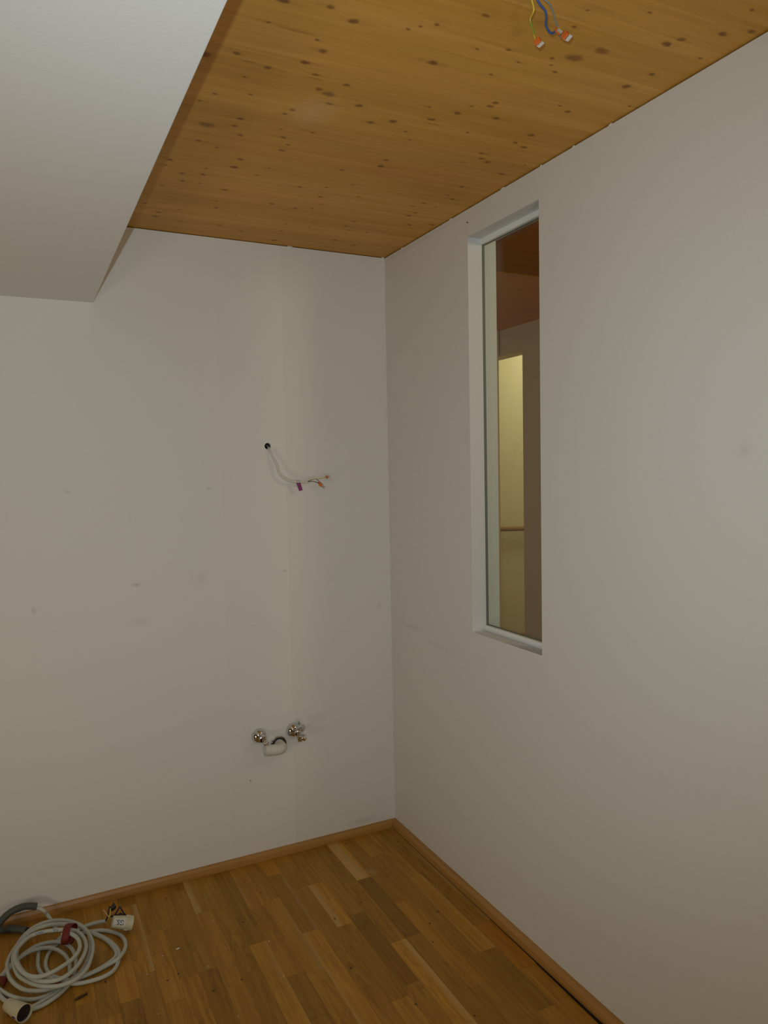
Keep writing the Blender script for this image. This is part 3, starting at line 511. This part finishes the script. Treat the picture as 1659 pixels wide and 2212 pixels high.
struct(link('wall_hall', bm, M_hallw), 'far wall of the hall with the opening to the stairs')
struct(boxobj('wall_hall_end', (TH,1.19,0),(FX-.012,1.29,H), M_hallw), 'end wall of the hall')
struct(boxobj('wall_hall_front', (TH,-4.7,0),(FX,-4.6,H), M_hallw), 'front wall of the hall')
struct(boxobj('wall_stair', (X2,.5,0),(X2+.1,3.6,3.6), M_stairw), 'yellowish wall of the stairwell')
struct(boxobj('wall_stair_side', (FX+ST,3.5,0),(X2,3.6,3.6), M_stairw), 'side wall of the stairwell')
struct(boxobj('wall_stair_front', (FX+ST,.5,0),(X2,.6,3.6), M_stairw), 'front wall of the stairwell')
struct(boxobj('ceiling_stair', (FX+ST,.5,3.6),(X2+.1,3.6,3.7), M_stairw), 'ceiling of the stairwell')
struct(boxobj('step_stair', (2.36,2.10,.0),(X2-.002,2.56,.05), M_rail), 'brown wooden step at the foot of the stair wall')
hr = root('handrail', 'round brown wooden handrail on the yellowish stair wall seen through the inner window', 'handrail')
bm = bmesh.new(); A = Vector((X2-.055, 3.35, .925)); Bq = Vector((X2-.055, .8, 1.125)); tube(bm, [A, A.lerp(Bq,.5), Bq], .021, 14); link('rail', bm, M_rail, hr)
for tt in (.06, .62):
    q = A.lerp(Bq, tt); bm = bmesh.new(); tube(bm, catmull([q+Vector((0,0,-.018)), q+Vector((0,0,-.06)), q+Vector((.03,0,-.075)), q+Vector((.055,0,-.075))], 4), .006, 8); link('bracket', bm, mat('bracket_steel', (.5,.5,.5), .3, 1.0), hr)
place(hr, (X2-.0, 2.6, .0))

# ------------------------------------------------------------------ shared small materials
M_sheath = mat('grey_pvc_sheath', (.50,.515,.455), .45)
_t = NT(M_sheath); _n = _t.noise(_t.pos(), 90, 3); _t.l(_t.mix(_t.mapr(_n, .55, .75, 0, .35), (.50,.515,.455), (.36,.36,.33)), _t.b.inputs['Base Color'])
M_conduit = mat('grey_conduit', (.078,.084,.076), .5)
M_red = mat('red_tape', (.165,.015,.006), .6)
M_white = mat('white_wire_sheath', (.60,.575,.53), .5)
M_cream = mat('cream_plastic', (.60,.57,.42), .5)
_t = NT(M_cream); _n = _t.noise(_t.pos(), 60, 3); _t.l(_t.mix(_t.mapr(_n, .5, .8, 0, .3), (.60,.57,.42), (.46,.43,.31)), _t.b.inputs['Base Color'])
M_label = mat('white_paper_label', (.66,.64,.52), .8)
M_black = mat('black_insulation', (.012,.010,.016), .45)
M_ink = mat('blue_pen_ink', (.03,.025,.22), .7)
M_print = mat('blue_cable_print', (.02,.16,.40), .6)
M_yg = mat('yellow_green_insulation', (.55,.44,.02), .45)
_t = NT(M_yg); _n = _t.noise(_t.pos(), 26, 0); _t.l(_t.mix(_t.mapr(_n, .60, .64, 0, 1), (.60,.46,.03), (.22,.32,.03)), _t.b.inputs['Base Color'])
M_blue = mat('blue_insulation', (.045,.095,.26), .45)
M_grey = mat('grey_insulation', (.20,.21,.19), .45)
M_orange = mat('orange_plastic', (.66,.15,.025), .4)
M_purple = mat('purple_tag', (.20,.02,.15), .5)
M_copper = mat('connector_metal', (.75,.70,.62), .25, 1.0)
M_clear = bpy.data.materials.new('clear_plastic'); M_clear.use_nodes = True; _b = M_clear.node_tree.nodes['Principled BSDF']
_b.inputs['Base Color'].default_value = (.92,.92,.92,1); _b.inputs['Roughness'].default_value = .03; _b.inputs['Transmission Weight'].default_value = 1.0; _b.inputs['IOR'].default_value = 1.45
M_chrome = mat('chrome', (.66,.66,.66), .06, 1.0)
M_rubber = mat('black_rubber', (.012,.012,.013), .55)
M_pipe = mat('white_drain_pipe', (.66,.63,.56), .4)
M_brass = mat('dull_brass', (.13,.09,.04), .4, 1.0)

def connector(d, p, q, wdt, n=2, parent=None):
    "push-in terminal: orange entry face, clear housing, metal inside; runs from p to q"
    p = V(p); q = V(q); ax = (q-p); L = ax.length; ax.normalize(); side = ax.cross(Vector(d)).normalized(); up = side.cross(ax)
    R = Matrix((( ax.x, side.x, up.x, p.x),(ax.y, side.y, up.y, p.y),(ax.z, side.z, up.z, p.z),(0,0,0,1)))
    def part(name, a, b, m, bev, sub=None):
        bm = bmesh.new(); box(bm, a, b); bmesh.ops.bevel(bm, geom=bm.edges[:], offset=bev, segments=2, affect='EDGES'); bmesh.ops.transform(bm, matrix=R, verts=bm.verts[:]); return link(name, bm, m, sub or parent)
    h = wdt*.36
    en = part('connector_entry', (0,-wdt/2,-h), (L*.36,wdt/2,h), M_orange, wdt*.06)
    ho = part('connector_housing', (L*.36,-wdt/2*.96,-h*.95), (L,wdt/2*.96,h*.95), M_clear, wdt*.07)
    for k in range(n):
        y = (k+.5)/n*wdt-wdt/2
        part('clamp', (L*.44,y-wdt*.12,-h*.35), (L*.82,y+wdt*.12,h*.30), M_copper, wdt*.03, ho)
    return en

# ------------------------------------------------------------------ ceiling wires (lamp outlet)
for key, cc, m, lab, r in (('CW_Y','CC_Y',M_yg,'yellow green wire hanging from the wooden ceiling with its own orange connector',.0016),
                      ('CW_B','CC_B',M_blue,'blue wire with a hooked end hanging from the wooden ceiling into an orange clear connector',.0022),
                      ('CW_G','CC_G',M_grey,'thin grey wire hanging from the wooden ceiling, rightmost of three, ending in the largest connector',.0016)):
    t = root('ceiling_wire', lab, 'wire', 'lamp wires hanging from the ceiling')
    bm = bmesh.new(); tube(bm, catmull([[D[key][0][0], D[key][0][1], H+.012]]+D[key], 8), r*1.02, 10); link('insulation', bm, m, t)
    connector((0.2,.5,1), D[cc][0], D[cc][1], .0130, 2, t)
    place(t, D[key][0])

# ------------------------------------------------------------------ cable out of the back wall
t = root('outlet_cable', 'white cable drooping from a round hole in the back wall with a purple tag', 'cable')
bm = bmesh.new(); tube(bm, catmull(D['WC'], 8), .0052, 14); link('sheath', bm, M_white, t)
for key, m in (('WW1',M_yg),('WW2',M_blue),('WW3',M_black)):
    bm = bmesh.new(); tube(bm, catmull(D[key], 6), .0012, 8); link('conductor', bm, m, t)
for key in ('WC1','WC2','WC3'): connector((0,1,.3), D[key][0], D[key][1], .0105, 1, t)
bm = bmesh.new(); P = [V(q) for q in D['WTAG']]; n_ = Vector((0,.0006,0))
f0 = [bm.verts.new(q) for q in P]; f1 = [bm.verts.new(q+n_) for q in P]; bm.faces.new(f0[::-1]); bm.faces.new(f1)
for i in range(4): bm.faces.new((f0[i], f0[(i+1)%4], f1[(i+1)%4], f1[i]))
bmesh.ops.recalc_face_normals(bm, faces=bm.faces[:]); link('tag', bm, M_purple, t)
bm = bmesh.new(); a, b = V(D['WBAND'][0]), V(D['WBAND'][1]); tube(bm, [a-Vector((0,0,.0005)), b-Vector((0,0,.0005))], .0057, 14); link('tag_band', bm, M_white, t)
bm = bmesh.new(); tube(bm, [a+Vector((.000,.002,.0052)), b+Vector((0,.002,.0052))], .0013, 6); link('tag_edge', bm, M_purple, t)
place(t, (hx, 0, hz))

# ------------------------------------------------------------------ angle valves and drain elbow
def chrome(name, fn, parent, ang=40):
    bm = bmesh.new(); fn(bm); return sharp(link(name, bm, M_chrome, parent), ang)
OUT = Vector((0,-1,0))
ROSE = [(0,.0292),(.002,.0292)]+[(.002+.024*math.sin(q), .0292*math.cos(q)) for q in [math.radians(12*k) for k in range(1, 7)]]+[(.0262,.0085)]
# left valve
c = Vector((D['ROSE_L'][0], 0, D['ROSE_L'][2])); t = root('angle_valve', 'chrome angle valve on the wall, left of the white drain elbow', 'valve', 'chrome water valves on the back wall')
chrome('rosette', lambda bm: lathe(bm, c, OUT, ROSE, 32), t)
chrome('spindle', lambda bm: lathe(bm, c+OUT*.02, OUT, [(0,.009),(.016,.009),(.017,.012),(.030,.012),(.031,.010)], 20), t)
bq = c+Vector((.006,-.046,.001))
chrome('body', lambda bm: lathe(bm, bq-Vector((0,0,.013)), (0,0,1), [(0,0),(0,.0085),(.002,.0105),(.024,.0105),(.026,.0085),(.026,0)], 20), t)
capv = V(D['VL_CAP'])
chrome('outlet_neck', lambda bm: tube(bm, [bq+Vector((0,0,-.006)), bq.lerp(capv,.6), capv], .0065, 14), t)
chrome('cap', lambda bm: lathe(bm, capv-Vector((0.2,-.9,.2)).normalized()*.010, (0.2,-.9,.2) if False else (.35,-.8,-.25), [(0,0),(0,.0085),(.003,.0108),(.011,.0112),(.016,.0095),(.019,.005),(.0195,0)], 20), t)
place(t, c)
# right valve
c = Vector((D['ROSE_R'][0], 0, D['ROSE_R'][2])); t = root('angle_valve', 'chrome angle valve on the wall, right of the white drain elbow', 'valve', 'chrome water valves on the back wall')
chrome('rosette', lambda bm: lathe(bm, c, OUT, ROSE, 32), t)
bq = c+Vector((.005,-.045,.004))
chrome('spindle', lambda bm: lathe(bm, c+OUT*.02, OUT, [(0,.0095),(.030,.0095),(.031,.0075)], 20), t)
chrome('body', lambda bm: lathe(bm, bq-Vector((0,0,.014)), (0,0,1), [(0,0),(0,.008),(.002,.0095),(.026,.0095),(.028,.008),(.028,0)], 20), t)
hd = V(D['VR_HANDLE'])
def handle(bm): lathe(bm, hd-Vector((.5,-.85,.05)).normalized()*.012, (.5,-.85,.05), [(0,0),(0,.0095),(.003,.0125),(.014,.0138),(.021,.0128),(.023,.010),(.0235,0)], 20)
chrome('handle', handle, t)
tp = V(D['VR_TOP'])
chrome('top_screw', lambda bm: lathe(bm, tp-Vector((0,0,.016)), (0,0,1), [(0,.005),(.010,.005),(.011,.0068),(.018,.0068),(.019,.004),(.022,.003),(.022,0)], 6), t, 20)
nt = V(D['VR_NUT']); cp = V(D['VR_CAP'])
chrome('outlet_neck', lambda bm: tube(bm, [bq+Vector((0,-.004,-.008)), nt+Vector((0,0,.004)), nt-Vector((0,0,.006))], .0082, 14), t)
chrome('union_nut', lambda bm: lathe(bm, nt+Vector((-.004,0,-.009)), (.55,-.35,.02), [(0,0),(0,.0088),(.002,.0098),(.012,.0098),(.014,.0085)], 6), t, 20)
chrome('cap', lambda bm: lathe(bm, cp-Vector((.012,-.006,0)), (.80,-.55,.02), [(0,.008),(.002,.0112),(.006,.0135),(.018,.0135),(.022,.011),(.0225,0)], 20), t)
place(t, c)
# drain
dc = Vector((D['DRAIN'][0], 0, D['DRAIN'][2])); t = root('drain_elbow', 'white plastic drain elbow sticking out of the wall between the chrome valves', 'pipe')
bm = bmesh.new(); lathe(bm, dc, OUT, [(0,.0335),(.004,.0335),(.006,.0318),(.006,.0290),(0.002,.0288)], 36); sharp(link('rosette', bm, M_chrome, t))
bm = bmesh.new(); lathe(bm, dc, OUT, [(.001,.0296),(.0075,.0292),(.0095,.0265),(.0095,.0215),(.0,.0205)], 36); sharp(link('rubber_seal', bm, M_rubber, t))
RP = .0205; e1 = Vector((dc.x, -.065, .4545)); en = V(D['DR_END']); en.z = .4625
pth = [dc+Vector((0,.01,.003)), dc+Vector((0,-.020,.003)), Vector((dc.x,-.038,.4545))]
for k in range(1, 8):
    q = math.pi/2*k/7; pth.append(Vector((dc.x-.026*(1-math.cos(q)), -.038-.027*math.sin(q), .4545+.002*k/7)))
pth += [Vector((dc.x-.030,-.065,.4568)), en.lerp(Vector((dc.x-.03,-.065,.4568)),.45), en]
def rr(i): return RP
bm = bmesh.new(); R_ = tube(bm, pth, RP, 26, cap=False)
ax = (pth[-1]-pth[-2]).normalized(); inner = [bm.verts.new(v.co+(pth[-1]-v.co)*.11) for v in R_[-1]]; deep = [bm.verts.new(v.co-ax*.05) for v in inner]
for k in range(26):
    j = (k+1)%26
    bm.faces.new((R_[-1][k], R_[-1][j], inner[j], inner[k])); f = bm.faces.new((inner[k], inner[j], deep[j], deep[k])); f.smooth = True
bm.faces.new(deep); bmesh.ops.recalc_face_normals(bm, faces=bm.faces[:]); sharp(link('elbow', bm, M_pipe, t), 50)
q0 = en.lerp(pth[-2], .85); bm = bmesh.new(); tube(bm, [q0-ax*.0015, q0+ax*.0015], RP+.0006, 26); link('socket_ring', bm, M_pipe, t)
place(t, dc)

# ------------------------------------------------------------------ cables and conduits on the floor
CR = .0061
def cable(name, key, parent, m=M_sheath, r=CR, n=6):
    bm = bmesh.new(); tube(bm, catmull(D[key], n), r, 12); return link(name, bm, m, parent)
def write(txt, loc, xdir, ndir, size, m, parent, name='writing', thick=.0002):
    "flat lettering: xdir is the reading direction, ndir faces the reader"
    cu = bpy.data.curves.new('letters', 'FONT'); cu.body = txt; cu.size = size; cu.align_x = 'CENTER'; cu.align_y = 'CENTER'; cu.extrude = thick; cu.resolution_u = 3
    tmp = bpy.data.objects.new('letters', cu); C.objects.link(tmp); bpy.context.view_layer.update()
    me = bpy.data.meshes.new_from_object(tmp.evaluated_get(bpy.context.evaluated_depsgraph_get())); bpy.data.objects.remove(tmp); bpy.data.curves.remove(cu)
    x = V(xdir).normalized(); n = V(ndir).normalized(); n = (n-x*n.dot(x)).normalized(); y = n.cross(x)
    me.transform(Matrix(((x.x,y.x,n.x,loc[0]),(x.y,y.y,n.y,loc[1]),(x.z,y.z,n.z,loc[2]),(0,0,0,1))))
    me.materials.clear(); me.materials.append(m); o = bpy.data.objects.new(name, me); C.objects.link(o); o.parent = parent; return o
def wrap(bm, c, axis, r, half, rz=None):
    "band of tape round a bundle"
    ax = V(axis).normalized(); side = ax.cross(Vector((0,0,1))).normalized(); up = Vector((0,0,1)); n = 22; R1 = []
    for s_ in (-half, -half*.9, half*.9, half):
        sc = 1.0 if abs(s_) < half*.95 else .94
        R1.append([bm.verts.new(V(c)+ax*(s_+.002*math.sin(3*q))+side*r*sc*math.cos(q)+up*(rz or r)*sc*math.sin(q)) for q in [2*math.pi*k/n for k in range(n)]])
    for a in range(3):
        for k in range(n):
            f = bm.faces.new((R1[a][k], R1[a][(k+1)%n], R1[a+1][(k+1)%n], R1[a+1][k])); f.smooth = True

# upper coil
camloc = Vector((-1.4025, -2.7851, 1.533))
t = root('cable_coil', 'upper coil of light grey cable tied with red tape, lying on the floor', 'cable')
cable('sheath', 'COIL_A', t)
P = [V(q) for q in D['TAPE_PTS']]
bm = bmesh.new(); q0 = P[0].lerp(P[1], .5); q1 = P[3].lerp(P[4], .5); mid = q0.lerp(q1, .5); mid.z = .045
wrap(bm, mid, (P[1]-P[0]), (q1-q0).length*.47, (P[1]-P[0]).length*.38, .029); link('tape', bm, M_red, t)
pr = [V(q) for q in D['PRINT']]
def print_on(pts, txt, size):
    path = catmull(D['COIL_A'][13:21], 10)
    a = V(pts[0]); b = V(pts[1])
    qs = [min(path, key=lambda v: (v.xy-q.xy).length) for q in (a, b)]
    d = (qs[1]-qs[0]).normalized(); c_ = (qs[0]+qs[1])/2; c_ = min(path, key=lambda v: (v-c_).length); n = (camloc-c_).normalized(); n = (n-d*n.dot(d)).normalized()
    write(txt, c_+n*(CR+.0004), d, n, size, M_print, t, 'print')
print_on((pr[1].lerp(pr[0],.1), pr[0]), 'JMAV1-', .0105); print_on((pr[2], pr[1].lerp(pr[2],.25)), 'E-B.', .0105)
place(t, (-1.40, -.33, 0))
# lower coil
t = root('cable_coil', 'lower tangle of grey cables under the upper coil, with wide loops to the right', 'cable')
for key in ('COIL_B1','COIL_B2','COIL_C1','COIL_C2','COIL_C3'): cable('sheath', key, t)
bm = bmesh.new(); q = V(D['TAPE_B'][0]).lerp(V(D['TAPE_B'][1]), .5); q.z = .012; wrap(bm, q, (1,-.35,0), .016, .012, .012); link('tape', bm, M_red, t)
bm = bmesh.new(); q = V(D['TAPE_L'][0]); q.z = .012; q.x -= .004; wrap(bm, q, (.5,1,0), .020, .014, .016); link('tape', bm, M_red, t)
# bared ends beside the marked sleeve
for key, m, r in (('W_yg',M_yg,.0022),('W_cream',mat('cream_insulation',(.72,.60,.34),.5),.0013),('W_bl1',M_black,.0024),('W_bl2',M_black,.0024),('W_bl3',M_black,.0030)):
    bm = bmesh.new(); tube(bm, catmull(D[key], 5), r, 8); link('conductor', bm, m, t)
bm = bmesh.new(); P = [V(q) for q in D['BLACKTAPE']]; top = [bm.verts.new(q+Vector((0,0,.004))) for q in P]; bot = [bm.verts.new(q-Vector((0,0,.004))) for q in P]
bm.faces.new(top); bm.faces.new(bot[::-1])
for i in range(5): bm.faces.new((top[i], bot[i], bot[(i+1)%5], top[(i+1)%5]))
bmesh.ops.recalc_face_normals(bm, faces=bm.faces[:]); bmesh.ops.bevel(bm, geom=bm.edges[:], offset=.002, segments=2, affect='EDGES'); link('tape_end', bm, M_black, t)
place(t, (-1.30, -.32, 0))
# conduits
def conduit(key, label, r, pitch=.0042):
    P = catmull(D[key], 14); L = [0.0]
    for i in range(1, len(P)): L.append(L[-1]+(P[i]-P[i-1]).length)
    n = int(L[-1]/pitch); pts = []; rad = []; j = 0
    for i in range(n*4+1):
        s_ = L[-1]*i/(n*4)
        while j < len(L)-2 and L[j+1] < s_: j += 1
        f = (s_-L[j])/max(1e-9, L[j+1]-L[j]); pts.append(P[j].lerp(P[j+1], f)); rad.append(r if i % 4 < 2 else r*.90)
    t = root('conduit', label, 'conduit', 'grey corrugated conduits at the left edge')
    bm = bmesh.new(); R_ = tube(bm, pts, rad, 18, cap=False)
    inner = [bm.verts.new(v.co+(pts[-1]-v.co)*.18) for v in R_[-1]]; ax = (pts[-1]-pts[-2]).normalized(); deep = [bm.verts.new(v.co-ax*.03) for v in inner]
    for k in range(18):
        m_ = (k+1)%18; bm.faces.new((R_[-1][k], R_[-1][m_], inner[m_], inner[k])); bm.faces.new((inner[k], inner[m_], deep[m_], deep[k]))
    bmesh.ops.recalc_face_normals(bm, faces=bm.faces[:]); link('corrugated_tube', bm, M_conduit, t); return t
t = conduit('CONDUIT_A', 'dark grey corrugated conduit arching up against the back wall with a grey cable inside', .0118)
cable('sheath', 'CABLE_A', t); place(t, (-1.5575, -.13, 0))
t = conduit('CONDUIT_B', 'dark grey corrugated conduit lying flat on the floor, its end under the cable coil', .0116); place(t, (-1.50, -.045, 0))

# white sleeve with the mark GS.
a, b = V(D['GS'][0]), V(D['GS'][1]); ax = (b-a).normalized(); L = (b-a).length
t = root('cable_sleeve', 'cream plastic sleeve marked GS. on its side at the end of a grey cable', 'sleeve')
bm = bmesh.new(); lathe(bm, a, ax, [(0,.0165),(0,.0182),(L*.5,.0206),(L,.0232),(L,.0214),(L*.5,.0190),(0,.0165)], 28); sharp(link('shell', bm, M_cream, t), 40)
bm = bmesh.new(); lathe(bm, a+ax*.012, ax, [(0,0),(0,.0168),(L-.024,.0192),(L-.024,0)], 20); sharp(link('filling', bm, M_black, t), 40)
Lc = [V(q) for q in D['GS_LABEL']]; cen = a.lerp(b, .36)
view = (camloc-cen).normalized(); nrm = (view-ax*view.dot(ax)).normalized(); sd = ax.cross(nrm)
bm = bmesh.new(); rows = []
for k in range(9):
    q = math.radians(-44+88*k/8)
    d = nrm*math.cos(q)+sd*math.sin(q); rows.append([bm.verts.new(a+ax*(L*.03)+d*.0188), bm.verts.new(a+ax*(L*.62)+d*.0216)])
for k in range(8): bm.faces.new((rows[k][0], rows[k][1], rows[k+1][1], rows[k+1][0]))
bmesh.ops.recalc_face_normals(bm, faces=bm.faces[:]); link('paper_label', bm, M_label, t)
write('GS.', a+ax*(L*.34)+nrm*.0206, -ax, nrm, .021, M_ink, t, 'pen_mark', .0003)
bm = bmesh.new(); e_ = a+ax*(L*.88)+(nrm*-.35+sd*.94).normalized()*.0238
# small moulded lugs on the rim
for s_ in (-1, 1):
    d = (nrm*.25+sd*s_*.97).normalized(); bm = bmesh.new(); bm2 = bmesh.new(); c0 = a+ax*(L*.72)+d*.0222
    box(bm2, (-.006,-.003,-.0015), (.006,.003,.0015)); y = d.cross(ax); bmesh.ops.transform(bm2, matrix=Matrix(((ax.x,y.x,d.x,c0.x),(ax.y,y.y,d.y,c0.y),(ax.z,y.z,d.z,c0.z),(0,0,0,1))), verts=bm2.verts[:]); merge(bm, bm2); link('lug', bm, M_cream, t)
place(t, (a.x, a.y, 0))

# tapered cup with a black inside
a, b = V(D['CUP'][0]), V(D['CUP'][1]); ax = (b-a).normalized(); L = (b-a).length
t = root('plastic_cup', 'tapered cream plastic cup with a black inside, lying on the floor at the lower left', 'cup')
bm = bmesh.new(); lathe(bm, a, ax, [(.006,0),(.006,.0150),(.008,.0166),(L*.5,.0200),(L-.002,.0240),(L,.0242),(L,.0228),(L-.006,.0224),(.010,.0150),(.010,0)], 32); sharp(link('shell', bm, M_cream, t), 40)
bm = bmesh.new(); lathe(bm, a+ax*(L-.009), ax, [(0,.0222),(.001,.0224),(.002,.019),(0.0,.010),(.003,.005),(.003,0)], 28); link('black_filling', bm, M_black, t)
view = (camloc-b).normalized(); nrm = (view-ax*view.dot(ax)).normalized(); sd = ax.cross(nrm)
d = (nrm*.55-sd*.83).normalized()
if (b+d).y > (b-d).y: d = (nrm*.55+sd*.83).normalized()
bm = bmesh.new(); c0 = a+ax*(L*.84)+d*.0228; y = d.cross(ax); box(bm, (-.009,-.0022,-.0004),(.009,.0022,.0006)); bmesh.ops.transform(bm, matrix=Matrix(((ax.x,y.x,d.x,c0.x),(ax.y,y.y,d.y,c0.y),(ax.z,y.z,d.z,c0.z),(0,0,0,1))), verts=bm.verts[:]); link('pen_mark', bm, M_ink, t)
place(t, (a.x, a.y, 0))

# ------------------------------------------------------------------ bits on the floor
a, b = V(D['SCREW'][0]), V(D['SCREW'][1]); a.z = b.z = .0042
t = root('screw', 'small dark screw lying on the parquet below the cable coil', 'screw')
ax = (b-a).normalized(); L = (b-a).length; bm = bmesh.new(); prof = [(0,0)]
k = 0
while .002+k*.0022 < L*.72: prof += [(.002+k*.0022,.0020+.0014*min(1,k/4)),(.0031+k*.0022,.0028+.0014*min(1,k/4))]; k += 1
prof += [(L*.76,.0030),(L*.92,.0030)]; lathe(bm, a, ax, prof, 10); link('shank', bm, M_brass, t)
bm = bmesh.new(); lathe(bm, a, ax, [(L*.90,.0024),(L*.99,.0042),(L,.0040),(L,0)], 14); sharp(link('head', bm, M_black, t)); place(t, (a.x, a.y, 0))
q = V(D['BIT'][0]); bm = bmesh.new(); bmesh.ops.create_icosphere(bm, subdivisions=1, radius=.0042)
for v in bm.verts: v.co *= 1+.3*math.sin(v.co.x*900+v.co.y*500); v.co.z *= .6
bmesh.ops.translate(bm, verts=bm.verts[:], vec=(q.x, q.y, .0022)); tag(link('dirt_crumb', bm, M_slab), 'small dark crumb of dirt on the floor at the edge of the cable loops', 'crumb')
where = ['white paint fleck where the pale board begins near the floor middle','longest white paint chip on the floor, right of the cable loops','white paint fleck just below and left of the longest chip','white paint fleck on the dark joint at the end of a swirled board','white paint fleck on the right edge of the pale middle board','tiny white paint fleck on the floor between the longest chip and the pale board',
 'white paint fleck at the lower front edge of the floor','tiny white paint fleck on the board nearest the baseboard','tiny white paint fleck on the dark striped board below the sleeve','tiny white paint fleck lowest and leftmost on the floor']
for i, (x, y) in enumerate(D['CHIPS']):
    bm = bmesh.new(); s_ = (.0055,.0030,.0012) if i == 1 else (.0018,.0016,.0009)
    if i in (0,3,4): s_ = (.0022,.0017,.001)
    n = 7; lo = []; hi = []
    for k in range(n):
        q = 2*math.pi*k/n; w_ = 1+.3*math.sin(k*2.3+i); p_ = (x+s_[0]*w_*math.cos(q+.2), y+s_[1]*w_*math.sin(q+.2)+s_[0]*.25*math.cos(q))
        lo.append(bm.verts.new((*p_, .0002))); hi.append(bm.verts.new((x+(p_[0]-x)*.85, y+(p_[1]-y)*.85, .0002+s_[2])))
    bm.faces.new(hi); bm.faces.new(lo[::-1])
    for k in range(n): bm.faces.new((lo[k], lo[(k+1)%n], hi[(k+1)%n], hi[k]))
    tag(link('paint_chip', bm, mat('paint_chip_white', (.74,.72,.64), .8) if i == 0 else bpy.data.materials['paint_chip_white']), where[i], 'chip', 'white paint flecks on the floor')
